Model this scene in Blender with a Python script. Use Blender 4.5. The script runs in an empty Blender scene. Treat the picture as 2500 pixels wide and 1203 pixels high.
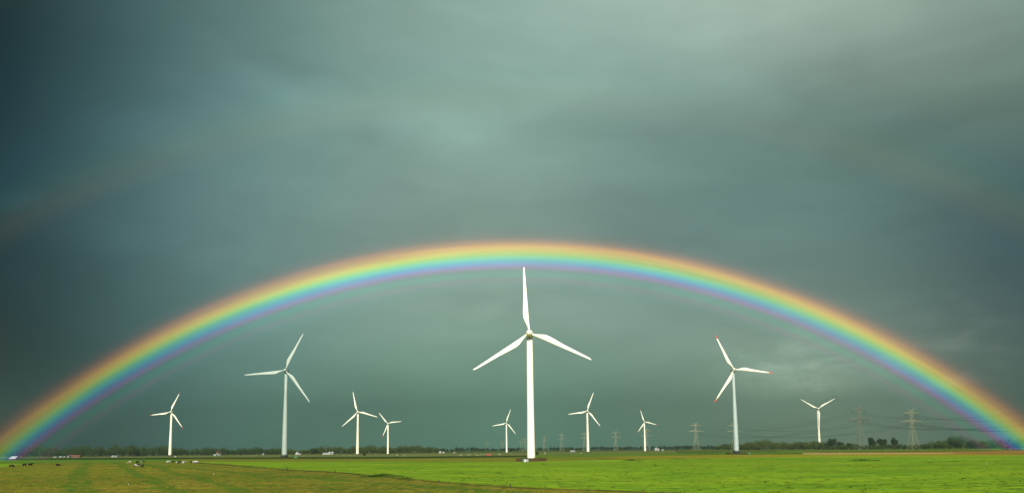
import bpy, bmesh, math, random
import numpy as np
from mathutils import Vector, Matrix
random.seed(7); rng = np.random.default_rng(11)
S = bpy.context.scene
COL = S.collection
R = math.radians

# ------------------------------------------------------------------ camera
W, H = 2500.0, 1203.0
F, PPX, PPY, HOR, ROLL, CH = 1980.0, 1250.0, 870.0, 1097.5, 0.0105, 6.0
TH = math.atan((HOR - PPY) / F)
fw = Vector((0, math.cos(TH), math.sin(TH))); r0 = Vector((1, 0, 0)); u0 = Vector((0, -math.sin(TH), math.cos(TH)))
rt = math.cos(ROLL) * r0 - math.sin(ROLL) * u0
up = math.sin(ROLL) * r0 + math.cos(ROLL) * u0
cd = bpy.data.cameras.new('camera'); cam = bpy.data.objects.new('camera', cd); COL.objects.link(cam)
cd.sensor_width = 36; cd.lens = 36 * F / W; cd.shift_y = (PPY - H / 2) / W
cd.clip_start = 0.5; cd.clip_end = 40000
m = Matrix.Identity(4)
for i in range(3):
    m[i][0] = rt[i]; m[i][1] = up[i]; m[i][2] = -fw[i]
m[2][3] = CH
cam.matrix_world = m
S.camera = cam

# ------------------------------------------------------------------ exposure, sun
S.view_settings.view_transform = 'Standard'; S.view_settings.look = 'None'
S.view_settings.gamma = 1; S.view_settings.use_curve_mapping = False
EXPO = 1.0
S.view_settings.exposure = EXPO
EX = 2 ** EXPO
SUN_EL = 28.0
sd = bpy.data.lights.new('sun', 'SUN'); sun = bpy.data.objects.new('sun', sd); COL.objects.link(sun)
sd.energy = 3.7; sd.angle = R(0.5); sd.color = (1.0, 0.95, 0.82)
sun.rotation_euler = (R(90 - SUN_EL), 0, 0)          # low in the back of the camera, light travels to +Y
S.cycles.use_denoising = True; S.cycles.denoising_input_passes = 'RGB_ALBEDO_NORMAL'; S.cycles.denoising_prefilter = 'ACCURATE'; S.cycles.use_adaptive_sampling = False; S.cycles.max_bounces = 6; S.cycles.volume_bounces = 0; S.cycles.transparent_max_bounces = 12

def ray(px, py):
    d = fw + rt * ((px - PPX) / F) + up * ((PPY - py) / F)
    return d.normalized()
def hor(px): return HOR - (px - PPX) * math.tan(ROLL)
def gp(px, py):                                     # point of the ground seen in that direction
    d = ray(px, py); t = -CH / d.z
    return Vector((d.x * t, d.y * t, 0))
def gd(px, d):                                      # point of the ground d metres north, in that bearing
    q = ray(px, hor(px)); return Vector((q.x / q.y * d, d, 0))
def zat(px, py, d):
    q = ray(px, py); return CH + q.z / q.y * d

# ------------------------------------------------------------------ node helper
class NT:
    def __init__(s, nt): s.nt = nt; s.N = nt.nodes; s.L = nt.links
    def n(s, typ, **k):
        x = s.N.new(typ)
        for a, b in k.items(): setattr(x, a, b)
        return x
    def put(s, sock, v):
        if hasattr(v, 'is_output'): s.L.new(v, sock)
        elif isinstance(v, (int, float)):
            try: sock.default_value = v
            except TypeError: sock.default_value = (v,) * len(sock.default_value)
        else:
            v = tuple(v)
            if len(v) == 3 and len(sock.default_value) == 4: v = v + (1,)
            sock.default_value = v
    def math(s, op, a, b=0.0, c=None, clamp=False):
        x = s.n('ShaderNodeMath', operation=op, use_clamp=clamp); s.put(x.inputs[0], a); s.put(x.inputs[1], b)
        if c is not None: s.put(x.inputs[2], c)
        return x.outputs[0]
    def vec(s, op, a, b=None, c=None):
        x = s.n('ShaderNodeVectorMath', operation=op); s.put(x.inputs[0], a)
        if b is not None: s.put(x.inputs[1], b)
        if c is not None: s.put(x.inputs[2], c)
        return x.outputs['Value'] if op in ('DOT_PRODUCT', 'LENGTH') else x.outputs[0]
    def noise(s, v, scale, detail=3, rough=.55, dist=0.0):
        x = s.n('ShaderNodeTexNoise'); s.put(x.inputs['Vector'], v); x.inputs['Scale'].default_value = scale
        x.inputs['Detail'].default_value = detail; x.inputs['Roughness'].default_value = rough; x.inputs['Distortion'].default_value = dist
        return x.outputs['Fac']
    def ramp(s, f, stops, interp='LINEAR'):
        x = s.n('ShaderNodeValToRGB'); e = x.color_ramp.elements; x.color_ramp.interpolation = interp
        while len(e) < len(stops): e.new(0.5)
        for k, (p, c) in enumerate(stops):
            e[k].position = p; e[k].color = (c if isinstance(c, (tuple, list)) else (c,) * 3) + (1,) if not isinstance(c, list) else tuple(c) + (1,)
        s.put(x.inputs[0], f); return x.outputs[0]
    def mix(s, f, a, b, blend='MIX'):
        x = s.n('ShaderNodeMix', data_type='RGBA', blend_type=blend); s.put(x.inputs[0], f); s.put(x.inputs[6], a); s.put(x.inputs[7], b)
        return x.outputs[2]
    def smooth(s, v, a, b, lo=0.0, hi=1.0):
        x = s.n('ShaderNodeMapRange', interpolation_type='SMOOTHSTEP'); s.put(x.inputs[0], v)
        for i, q in zip((1, 2, 3, 4), (a, b, lo, hi)): x.inputs[i].default_value = q
        return x.outputs[0]
def lin(c): return tuple(((v / 255) / 12.92 if v / 255 <= .04045 else ((v / 255 + .055) / 1.055) ** 2.4) for v in c)

# ------------------------------------------------------------------ world: storm cloud to the north, open sky behind
ANTI = Vector((0, math.cos(R(SUN_EL)), -math.sin(R(SUN_EL))))
SKY = [  # bearing (given as photo pixel) -> colour of the cloud seen there
 (30,30,27,49,54),(300,30,70,98,98),(700,30,108,138,132),(1100,30,138,165,156),(1500,30,146,172,162),(1900,30,156,177,165),(2300,30,152,172,160),(2480,30,112,135,126),
 (300,150,68,97,100),(700,150,102,133,130),(1200,150,142,170,160),(1720,140,146,167,158),(2000,160,125,147,138),(2300,150,124,145,134),
 (30,250,35,60,66),(300,250,68,98,104),(700,250,110,140,138),(1100,250,128,156,148),(1500,250,130,158,149),(1900,250,112,138,131),(2300,250,98,120,114),(2480,250,95,118,112),
 (30,450,46,70,75),(300,450,74,102,106),(700,450,128,160,153),(1100,450,124,153,146),(1500,450,117,147,142),(1900,450,104,132,127),(2300,450,92,117,112),(2480,450,72,95,96),
 (30,600,50,70,74),(300,600,70,98,100),(700,600,105,136,132),(1250,540,134,158,147),(1900,600,102,128,124),(2300,600,88,110,108),
 (30,750,42,68,72),(300,750,68,96,98),(2300,750,90,110,110),(2480,750,76,96,96),(900,760,130,156,146),(1100,740,136,163,150),(1500,740,136,160,148),(1700,770,130,153,143),
 (30,900,35,55,58),(450,940,84,112,108),(800,900,102,132,122),(1100,900,108,140,128),(1500,900,108,138,125),(1850,900,116,141,128),(2100,930,122,143,128),(2480,950,80,98,94),
 (200,1050,68,92,90),(600,1040,88,118,108),(1000,1040,98,130,115),(1500,1040,102,131,116),(1900,1040,102,124,109),(2200,1040,102,122,106),
 (-500,100,34,56,60),(-500,500,40,62,66),(-500,900,34,54,56),(-500,1060,48,68,68),(-1000,300,40,62,66),(-1000,850,42,64,66),(3000,100,110,132,124),(3000,500,84,106,104),(3000,900,78,98,94),(3000,1060,84,102,94),(3600,400,100,122,116),(3600,900,90,110,104),(300,-500,90,116,116),(1250,-500,130,155,148),(2300,-500,130,152,144)]
IN_GAIN = 0.30
HAZE_L = (.034, .055, .048); HAZE_D = 1.5e-4       # light and density of the rain haze the sky is seen through
GAM_IN = math.cos(R(40.9)); GAM_OUT = math.cos(R(41.9))
def inside(d):
    c = d.dot(ANTI); t = min(1, max(0, (c - GAM_OUT) / (GAM_IN - GAM_OUT))); return 1 + IN_GAIN * t * t * (3 - 2 * t)
CEN = [ray(x, y) for x in (-900, -450, 0, 420, 840, 1250, 1670, 2080, 2500, 2950, 3500) for y in (-450, -50, 280, 600, 850, 1060)]
KAP = 34.0
Am = np.array([[math.exp(KAP * (ray(p[0], p[1]).dot(c) - 1)) for c in CEN] for p in SKY])
def behind(p):
    d = ray(p[0], p[1]); t_ = math.exp(-HAZE_D * min(464 / max(d.z, 1e-3), 8800))
    return [max(.002, (v / EX - hz * (1 - t_)) / t_) / inside(d) for v, hz in zip(lin(p[2:]), HAZE_L)]
Tm = np.array([behind(p) for p in SKY])
base = np.array([.035, .06, .062])
Wt = np.linalg.solve(Am.T @ Am + .008 * np.eye(len(CEN)), Am.T @ (Tm - base))
wd = bpy.data.worlds.new('World'); S.world = wd; wd.use_nodes = True
t = NT(wd.node_tree); t.N.clear()
tc = t.n('ShaderNodeTexCoord'); dr = t.vec('NORMALIZE', tc.outputs['Generated'])
acc = t.vec('ADD', tuple(base), (0, 0, 0))
for c, w in zip(CEN, Wt):
    g = t.math('EXPONENT', t.math('MULTIPLY_ADD', t.vec('DOT_PRODUCT', dr, tuple(c)), KAP, -KAP))
    acc = t.vec('MULTIPLY_ADD', g, tuple(float(q) for q in w), acc)
sp = t.n('ShaderNodeSeparateXYZ'); t.put(sp.inputs[0], dr)
mp = t.n('ShaderNodeMapping'); t.put(mp.inputs['Vector'], dr); mp.inputs['Rotation'].default_value = (0, R(17), 0); mp.inputs['Scale'].default_value = (2.2, 2.2, 5.0)
warp = t.vec('MULTIPLY_ADD', t.noise(mp.outputs[0], 1.3, 2), (.9, .9, .9), mp.outputs[0])
n1 = t.noise(warp, 1.1, 3.5, .5, .3)
mp2 = t.n('ShaderNodeMapping'); t.put(mp2.inputs['Vector'], dr); mp2.inputs['Rotation'].default_value = (0, R(12), 0); mp2.inputs['Scale'].default_value = (3, 3, 11); mp2.inputs['Location'].default_value = (3.1, 1.2, .4)
n2 = t.noise(mp2.outputs[0], 2.1, 5, .6, .8)
k = t.math('ADD', t.smooth(n1, .28, .74, .90, 1.11), t.smooth(n2, .35, .75, -.035, .04))
acc = t.vec('MULTIPLY', acc, k)
# long soft cloud streaks and darker gaps: bearing pixel, half length and half width in degrees, tilt, strength
az = t.math('ARCTAN2', sp.outputs[0], sp.outputs[1]); el = t.math('ARCSINE', sp.outputs[2])
rag = t.smooth(t.noise(warp, 2.6, 5, .6, .6), .3, .7, .35, 1.25)
for (px, py, L_, W_, tilt, amp) in ((640,195,5.5,1.3,-24,.16),(860,268,4.0,1.1,-6,.13),(1130,335,5.0,1.6,-20,.13),(900,330,4.0,1.0,-12,-.08),(650,130,6,1.6,-12,-.13),
        (1050,215,5,1.2,8,-.08),(1740,125,5,2.0,-30,.12),(2060,190,6,2.2,10,-.14),(2350,280,6,2.0,-4,-.12),(1750,330,9,1.8,-6,-.08),(1450,240,7,1.6,-8,.07),(2440,180,3,1.0,8,.13),(2250,60,6,1.8,-15,.08),
        (30,492,1.6,.6,18,.35),(25,950,2.2,1.0,15,.30),(1980,905,5.0,1.4,-4,.26),(1900,945,4,.9,0,.14),(2090,930,2.2,.5,2,.20),(2330,865,3.5,1.0,-14,.14),(1300,760,9,2.0,6,.07),(1500,960,8,1.6,0,-.07),(500,620,7,1.4,-6,.09),(200,660,5,1.2,-8,-.10)):
    d_ = ray(px, py); a0, e0 = math.atan2(d_.x, d_.y), math.asin(d_.z); ct, st = math.cos(R(tilt)), math.sin(R(tilt))
    da, de = t.math('ADD', az, -a0), t.math('ADD', el, -e0)
    uu = t.math('MULTIPLY', t.math('MULTIPLY_ADD', da, ct, t.math('MULTIPLY', de, st)), 1/R(L_)); v_ = t.math('MULTIPLY', t.math('MULTIPLY_ADD', da, -st, t.math('MULTIPLY', de, ct)), 1/R(W_))
    g = t.math('EXPONENT', t.math('MULTIPLY', t.math('MULTIPLY_ADD', uu, uu, t.math('MULTIPLY', v_, v_)), -1.0))
    acc = t.vec('MULTIPLY', acc, t.math('MULTIPLY_ADD', t.math('MULTIPLY', g, rag), amp, 1.0))
# small ragged bright scuds low in the east
def scud(px, py, kap, amp, acc, nz):
    g = t.math('EXPONENT', t.math('MULTIPLY_ADD', t.vec('DOT_PRODUCT', dr, tuple(ray(px, py))), kap, -kap))
    g = t.math('MULTIPLY', g, nz)
    return t.vec('MULTIPLY_ADD', g, tuple(amp * q / EX for q in (.15, .16, .13)), acc)
mp3 = t.n('ShaderNodeMapping'); t.put(mp3.inputs['Vector'], dr); mp3.inputs['Scale'].default_value = (9, 9, 26)
n3 = t.smooth(t.noise(mp3.outputs[0], 1.6, 6, .6, .5), .45, .72)
acc = scud(2000, 915, 700, .8, acc, n3); acc = scud(1880, 900, 900, .5, acc, n3); acc = scud(2330, 880, 700, .5, acc, n3)
gam = t.vec('DOT_PRODUCT', dr, tuple(ANTI))
acc = t.vec('MULTIPLY', acc, t.smooth(gam, GAM_OUT, GAM_IN, 1.0, 1 + IN_GAIN))
acc = t.vec('MAXIMUM', acc, (.002, .004, .005))
sk = t.n('ShaderNodeTexSky', sky_type='NISHITA'); sk.sun_disc = False; sk.sun_elevation = R(SUN_EL); sk.sun_rotation = R(180)
back = t.vec('MULTIPLY', sk.outputs[0], (.07, .07, .07))
front = t.smooth(sp.outputs[1], -.35, .25)
bg = t.n('ShaderNodeBackground'); t.put(bg.inputs[0], t.mix(front, back, acc)); bg.inputs[1].default_value = 1.0
ow = t.n('ShaderNodeOutputWorld'); t.L.new(bg.outputs[0], ow.inputs[0])
wd.cycles.sampling_method = 'AUTOMATIC'

# ------------------------------------------------------------------ object helpers
def tag(o, label=None, cat=None, group=None, kind=None):
    if label: o['label'] = label
    if cat: o['category'] = cat
    if group: o['group'] = group
    if kind: o['kind'] = kind
    return o
def link(name, me, mat=None, parent=None, smooth=False):
    o = bpy.data.objects.new(name, me); COL.objects.link(o)
    if mat is not None: me.materials.append(mat)
    if parent: o.parent = parent
    if smooth and len(me.polygons): me.polygons.foreach_set('use_smooth', [True] * len(me.polygons))
    return o
def empty(name, loc, label, cat, group=None, rz=0):
    o = bpy.data.objects.new(name, None); COL.objects.link(o); o.location = loc; o.rotation_euler = (0, 0, rz); o.empty_display_size = .5
    return tag(o, label, cat, group)
class MB:
    def __init__(s): s.v = []; s.f = []
    def add(s, vs, fs):
        b = len(s.v); s.v += [tuple(q) for q in vs]; s.f += [tuple(i + b for i in q) for q in fs]
    def box(s, x0, x1, y0, y1, z0, z1):
        s.add([(x0,y0,z0),(x1,y0,z0),(x1,y1,z0),(x0,y1,z0),(x0,y0,z1),(x1,y0,z1),(x1,y1,z1),(x0,y1,z1)],
              [(0,3,2,1),(4,5,6,7),(0,1,5,4),(1,2,6,5),(2,3,7,6),(3,0,4,7)])
    def bar(s, a, b, w, w2=None):
        a, b = Vector(a), Vector(b); d = (b - a).normalized(); w2 = w if w2 is None else w2
        x = d.orthogonal().normalized(); y = d.cross(x)
        vs = [a + x*i*w/2 + y*j*w/2 for i, j in ((-1,-1),(1,-1),(1,1),(-1,1))] + [b + x*i*w2/2 + y*j*w2/2 for i, j in ((-1,-1),(1,-1),(1,1),(-1,1))]
        s.add(vs, [(0,3,2,1),(4,5,6,7),(0,1,5,4),(1,2,6,5),(2,3,7,6),(3,0,4,7)])
    def rings(s, rings, cap=True):
        n = len(rings[0]); b = len(s.v)
        for q in rings: s.v += [tuple(p) for p in q]
        for i in range(len(rings) - 1):
            for j in range(n):
                s.f.append((b+i*n+j, b+i*n+(j+1)%n, b+(i+1)*n+(j+1)%n, b+(i+1)*n+j))
        if cap:
            s.f.append(tuple(b + j for j in reversed(range(n)))); s.f.append(tuple(b + (len(rings)-1)*n + j for j in range(n)))
    def lathe(s, prof, n=24, axis='z', o=(0,0,0)):
        R_ = []
        for r, z in prof:
            q = []
            for j in range(n):
                a = 2*math.pi*j/n
                p = (r*math.cos(a), r*math.sin(a), z) if axis == 'z' else (r*math.cos(a), z, -r*math.sin(a))
                q.append((p[0]+o[0], p[1]+o[1], p[2]+o[2]))
            R_.append(q)
        s.rings(R_)
    def mesh(s, name):
        me = bpy.data.meshes.new(name); me.from_pydata(s.v, [], s.f); me.update(); return me
    def build(s, name, mat, parent=None, smooth=False): return link(name, s.mesh(name), mat, parent, smooth)
def rawmesh(name, V, Fq):
    me = bpy.data.meshes.new(name); me.from_pydata(V.tolist() if hasattr(V, 'tolist') else V, [], Fq.tolist() if hasattr(Fq, 'tolist') else Fq); me.update(); return me

# ------------------------------------------------------------------ materials
def mat(name, col, rough=.6, var=.12, scale=1.0, spec=.3, metal=0.0):
    M = bpy.data.materials.new(name); M.use_nodes = True; q = NT(M.node_tree); b = q.N['Principled BSDF']
    c = q.n('ShaderNodeTexCoord')
    nz = q.noise(c.outputs['Object'], scale, 4)
    v = q.smooth(nz, .25, .75, 1 - var, 1 + var)
    q.put(b.inputs['Base Color'], q.vec('MULTIPLY', col, v)); b.inputs['Roughness'].default_value = rough
    b.inputs['Specular IOR Level'].default_value = spec; b.inputs['Metallic'].default_value = metal
    return M
M_white = mat('white_paint', (.76, .745, .60), .45, .04, .15)
M_shade_tower = mat('shaded_tower_grey', (.275, .335, .29), .45, .05, .1)  # cloud shade on the left turbine's tower, put into the colour
M_shade_blade = mat('shaded_blade_grey', (.33, .39, .345), .45, .05, .1)  # the same cloud shade, slightly lighter, coloured into its blades
M_shade_blue = mat('shaded_tower_blue_grey', (.295, .36, .34), .45, .05, .1)  # right turbine's tower: bluish cloud shade held in the base colour
M_cream = mat('cream_paint', (.62, .60, .49), .45, .04, .15)
M_red = mat('red_paint', (.50, .045, .03), .5, .1, .4)
M_darkbase = mat('dark_concrete', (.022, .020, .016), .9, .3, .6)
M_dgap = mat('dark_steel', (.05, .055, .05), .6, .1, .6)
M_brown = mat('brown_boards', (.045, .028, .009), .95, .35, .8)
M_dgreen = mat('dark_green_paint', (.012, .05, .03), .6, .15, .6)
M_green = mat('green_paint', (.05, .16, .09), .6, .15, .6)
M_boxgrey = mat('grey_panel', (.22, .25, .25), .6, .1, .6)
M_steel = mat('galvanised_steel', (.20, .205, .12), .6, .12, .2)
M_steel_sunlit = mat('sunlit_steel', (.27, .28, .18), .6, .12, .2)  # paler copy for far pylons, sunlight on them put into the steel colour
M_steel2 = mat('dull_steel', (.12, .13, .09), .7, .15, .2)  # darker, duller copy of the steel colour
M_insul = mat('insulator_glass', (.02, .026, .026), .4, .1, .5)
M_wire = mat('wire_alloy', (.02, .023, .022), .6, .1, .5)
M_post = mat('old_wood', (.014, .011, .008), .9, .3, 3)
M_post2 = mat('reddish_wood', (.16, .05, .025), .9, .3, 3)
M_bird = mat('white_feathers', (.5, .5, .46), .8, .05, 3)
M_beak = mat('orange_horn', (.35, .15, .03), .6, .1, 3)
M_wool = mat('fleece', (.46, .45, .38), .95, .1, 2)
M_glass = mat('dark_glass', (.03, .04, .045), .15, .1, 1, .5)
M_wallw = mat('white_render', (.38, .38, .35), .8, .08, .5)
M_wallg = mat('grey_render', (.34, .36, .36), .8, .1, .5)
M_brick = mat('red_brick', (.17, .075, .05), .85, .2, 1)
M_rooft = mat('red_tiles', (.15, .065, .045), .8, .2, 1)
M_roofg = mat('grey_roof', (.16, .165, .17), .8, .15, 1)
M_roofw = mat('pale_sheet_roof', (.36, .38, .38), .6, .1, .4)
M_trunk = mat('bark', (.06, .05, .035), .95, .3, 2)

def leafmat(name, c1, c2, scale=.25):
    M = bpy.data.materials.new(name); M.use_nodes = True; q = NT(M.node_tree); b = q.N['Principled BSDF']
    g = q.n('ShaderNodeNewGeometry'); oi = q.n('ShaderNodeObjectInfo')
    col = q.mix(q.smooth(q.noise(g.outputs['Position'], scale, 3), .32, .68), c1, c2)
    col = q.vec('MULTIPLY', col, q.smooth(oi.outputs['Random'], 0, 1, .82, 1.18))
    q.put(b.inputs['Base Color'], col); b.inputs['Roughness'].default_value = .8; b.inputs['Specular IOR Level'].default_value = .1
    tr = q.n('ShaderNodeBsdfTranslucent'); q.put(tr.inputs[0], col); mx = q.n('ShaderNodeMixShader'); mx.inputs[0].default_value = .18
    q.L.new(b.outputs[0], mx.inputs[1]); q.L.new(tr.outputs[0], mx.inputs[2]); q.L.new(mx.outputs[0], q.N['Material Output'].inputs[0])
    return M
M_leaf = leafmat('dark_leaves', (.032, .055, .016), (.065, .095, .025))
M_leaf2 = leafmat('olive_leaves', (.045, .065, .014), (.095, .115, .025))
M_leaf3 = leafmat('deep_leaves', (.018, .030, .012), (.036, .052, .018))
M_reed = leafmat('dark_reeds', (.02, .035, .006), (.05, .075, .01), .15)
M_tuft_d = leafmat('dark_tufts', (.025, .05, .005), (.06, .10, .008), .2)
M_tuft_g = leafmat('green_tufts', (.085, .15, .008), (.14, .21, .012), .2)
M_tuft_t = leafmat('dry_tufts', (.13, .115, .014), (.26, .19, .032), .12)
M_reed_t = leafmat('dry_reeds', (.22, .12, .03), (.38, .24, .07), .1)

def grassmat(name, cols, s_big, s_mid, s_fine, amp=.35, rot=0.0, stretch=(1, 1), streak=None):
    """cols: ramp stops over mid noise; extra fine mottling and broad drift"""
    M = bpy.data.materials.new(name); M.use_nodes = True; q = NT(M.node_tree); b = q.N['Principled BSDF']
    g = q.n('ShaderNodeNewGeometry')
    mp_ = q.n('ShaderNodeMapping'); q.put(mp_.inputs[0], g.outputs['Position']); mp_.inputs['Rotation'].default_value = (0, 0, rot); mp_.inputs['Scale'].default_value = (stretch[0], stretch[1], 1)
    P = mp_.outputs[0]
    mid = q.math('ADD', q.math('MULTIPLY', q.noise(P, s_mid, 5, .62, .3), .62), q.math('MULTIPLY', q.noise(P, s_big, 3, .5), .38))
    col = q.ramp(mid, cols)
    fine = q.noise(P, s_fine, 4, .7)
    col = q.vec('MULTIPLY', col, q.smooth(fine, .3, .7, 1 - amp, 1 + amp))
    big = q.noise(g.outputs['Position'], s_big * .35, 2)
    col = q.vec('MULTIPLY', col, q.smooth(big, .3, .7, .88, 1.12))
    if streak:
        for (fac, c) in streak(q, g.outputs['Position']): col = q.mix(fac, col, c)
    q.put(b.inputs['Base Color'], col); b.inputs['Roughness'].default_value = .9; b.inputs['Specular IOR Level'].default_value = .08
    bu = q.n('ShaderNodeBump'); bu.inputs['Strength'].default_value = .5; bu.inputs['Distance'].default_value = .25
    q.put(bu.inputs['Height'], q.noise(g.outputs['Position'], 1.1, 4, .7)); q.L.new(bu.outputs[0], b.inputs['Normal'])
    return M
M_ground = grassmat('far_grass', [(.3, (.055, .085, .012)), (.5, (.085, .115, .016)), (.7, (.12, .125, .022))], .012, .05, .4, .2)
M_meadow = grassmat('meadow_grass', [(.28, (.060, .142, .003)), (.45, (.115, .215, .005)), (.56, (.162, .255, .006)), (.72, (.215, .275, .01))], .02, .085, .5, .36, stretch=(.5, 1))
def tracks(q, P):
    sx = q.n('ShaderNodeSeparateXYZ'); q.put(sx.inputs[0], P)
    wob = q.math('MULTIPLY', q.math('SUBTRACT', q.noise(P, .02, 3), .5), 14)
    out = []
    for (a, b2, wdt) in TRK:                               # mown green strip between two ground points
        d = Vector((b2.x - a.x, b2.y - a.y)); nrm = Vector((-d.y, d.x)).normalized()
        dist = q.math('ABSOLUTE', q.math('ADD', q.math('ADD', q.math('MULTIPLY', sx.outputs[0], nrm.x), q.math('MULTIPLY', sx.outputs[1], nrm.y)), q.math('ADD', wob, -(a.x * nrm.x + a.y * nrm.y))))
        out.append((q.math('MULTIPLY', q.smooth(dist, wdt, wdt * .4), q.smooth(q.noise(P, .12, 3), .3, .6, .35, .85)), (.055, .115, .005)))
    return out
TRK = [(gp(160, 1215), gp(206, 1136), 3.2), (gp(420, 1215), gp(300, 1140), 2.6), (gp(900, 1180), gp(520, 1150), 3.6), (gp(620, 1215), gp(380, 1142), 2.4)]
M_rough = grassmat('rough_grass', [(.30, (.035, .09, .003)), (.42, (.08, .125, .005)), (.50, (.13, .135, .008)), (.60, (.185, .15, .014)), (.75, (.26, .20, .035))], .025, .13, .6, .5, streak=tracks)
M_verge = grassmat('verge_grass', [(.3, (.075, .11, .006)), (.5, (.14, .16, .010)), (.7, (.21, .17, .02))], .02, .08, .5, .3)
M_pale = grassmat('pale_grass', [(.3, (.10, .12, .03)), (.5, (.13, .15, .035)), (.7, (.17, .17, .05))], .01, .04, .3, .18)
M_dark = grassmat('dark_crop', [(.3, (.012, .03, .003)), (.5, (.022, .045, .004)), (.7, (.035, .055, .006))], .02, .06, .4, .25)
M_dark2 = grassmat('dark_bank', [(.3, (.03, .045, .004)), (.5, (.06, .06, .008)), (.7, (.11, .085, .015))], .03, .12, .5, .4)
M_mid = grassmat('mid_grass', [(.3, (.06, .13, .008)), (.5, (.085, .165, .01)), (.7, (.11, .18, .012))], .02, .06, .4, .2)
M_brownstrip = grassmat('brown_stubble', [(.3, (.13, .07, .014)), (.5, (.22, .12, .025)), (.7, (.32, .19, .05))], .02, .07, .5, .25)
M_sand = grassmat('pale_stubble', [(.3, (.30, .22, .08)), (.5, (.45, .36, .16)), (.7, (.55, .46, .24))], .02, .08, .5, .25)
M_yellow = grassmat('yellow_grass', [(.3, (.14, .17, .006)), (.5, (.21, .20, .010)), (.7, (.27, .20, .02))], .02, .07, .5, .25)

# ------------------------------------------------------------------ the ground and its fields
G = MB(); nx, ny = 28, 34
gx = np.linspace(-7600, 7600, nx); gy = np.linspace(-300, 8600, ny)
vv = [(x, y, 0) for y in gy for x in gx]
ff = [(j*nx+i, j*nx+i+1, (j+1)*nx+i+1, (j+1)*nx+i) for j in range(ny-1) for i in range(nx-1)]
G.add(vv, ff); tag(G.build('ground', M_ground), 'flat polder grassland reaching the horizon', 'ground', kind='structure')
LAYER = [0.0]
def field(name, topl, botl, M, label, jit=.25):
    """a field lying on the ground, outlined by what is seen of its far and near edge"""
    LAYER[0] += .03
    xs = sorted(set(np.concatenate([np.arange(max(topl[0][0], botl[0][0]), min(topl[-1][0], botl[-1][0]), 22.0), [min(topl[-1][0], botl[-1][0])]])))
    tx, ty = zip(*topl); bx, by = zip(*botl)
    V = []; Fq = []
    for i, x in enumerate(xs):
        a = gp(x, max(np.interp(x, tx, ty) + random.uniform(-jit, jit) * .6, hor(x) + 1.2)); b = gp(x, max(np.interp(x, bx, by) + random.uniform(-jit, jit), hor(x) + 1.25))
        V += [(a.x, a.y, LAYER[0]), (b.x, b.y, LAYER[0])]
        if i: Fq.append((2*i-2, 2*i-1, 2*i+1, 2*i))
    o = link(name, rawmesh(name, V, Fq), M); tag(o, label, 'field', kind='structure'); return o
def up_(pts, dy=0): return [(x, y + dy) for x, y in pts]
# pale far pasture, dark crop strip, green strips
field('far_pasture', [(-150,1114.3),(250,1111.5),(700,1108.5),(1300,1103.6),(1650,1100)], [(-150,1119),(250,1116.6),(700,1115),(1000,1113.6),(1300,1110.6),(1650,1105)], M_pale, 'pale far pasture below the woods')
field('dark_crop_strip', [(-150,1119),(250,1116.8),(700,1115.2),(1000,1113.8),(1300,1110.8)], [(-150,1122.5),(250,1121),(700,1119.2),(1000,1118.4),(1300,1113.2)], M_dark, 'dark strip of crop along the ditch')
field('middle_strip', [(-150,1123),(250,1121.5),(520,1120)], [(-150,1132),(250,1128.5),(520,1127)], M_mid, 'green strip behind the rough pasture')
field('wedge_of_grass', [(-150,1132.5),(0,1131),(64,1130.4)], [(-150,1148),(0,1142.5),(64,1131.5)], M_meadow, 'bright green wedge of grass at the left')
field('verge', [(440,1120.2),(700,1119.4),(1000,1118.6),(1290,1116),(1500,1112.5),(1700,1110)], [(440,1129.5),(700,1128),(1000,1127.5),(1290,1128.5),(1500,1123),(1700,1119)], M_verge, 'olive verge around the nearest turbine')
field('back_strip', [(1300,1110.8),(1500,1107.2),(1780,1103.8),(2000,1101.5)], [(1300,1116),(1500,1112.5),(1780,1108.5),(2000,1104.5)], M_mid, 'green strip behind the turbine foundations')
field('back_field', [(1650,1100),(2000,1094.6),(2250,1092),(2650,1087.8)], [(1650,1104),(2000,1099.6),(2250,1096.4),(2650,1092.6)], M_ground, 'dull green far field before the trees')
field('bright_strip', [(1900,1100.6),(2250,1096.6),(2650,1092.8)], [(1900,1103),(2250,1100.4),(2650,1097)], M_mid, 'fresh green strip beneath the pylon')
field('brown_strip', [(1960,1104),(2250,1101.8),(2650,1096.4)], [(1960,1106),(2250,1106.4),(2650,1109.5)], M_brownstrip, 'reddish brown strip of dead growth')
field('pale_strip', [(1960,1106),(2080,1106.6),(2330,1106.2)], [(1960,1108.2),(2080,1109),(2330,1107)], M_sand, 'pale dry strip along the brown growth', .1)
field('yellow_strip', [(1460,1117.6),(1560,1113.6),(1780,1110),(2000,1108.4),(2330,1107.4),(2650,1109.5)], [(1460,1118.2),(1560,1121),(1780,1119.5),(2000,1116.5),(2330,1115),(2650,1115)], M_yellow, 'yellowing grass edge of the meadow')
DITCH = [(470,1128.5),(560,1135),(640,1142.5),(700,1148),(818,1154.5),(930,1165),(1000,1173),(1071,1180.5),(1160,1187),(1246,1193.5),(1350,1199),(1480,1203),(1600,1208),(1900,1216)]
field('meadow', [(470,1127.8),(700,1127.6),(1000,1127),(1290,1128.2),(1500,1123),(1780,1118.5),(2000,1115.5),(2330,1114),(2650,1113)],
      DITCH + [(2650,1240)], M_meadow, 'bright green meadow in front of the turbines', .8)
field('rough_pasture', [(-150,1149),(0,1142.5),(64,1132.5),(150,1130),(300,1129),(470,1128.8)] + DITCH[1:], [(-150,1300),(1900,1300)], M_rough, 'rough brown and green pasture in the foreground', .9)

field('ditch_bank', DITCH, up_(DITCH, 2.0), M_dark2, 'dark bank of the ditch along the fence line', 1.1)
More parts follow.
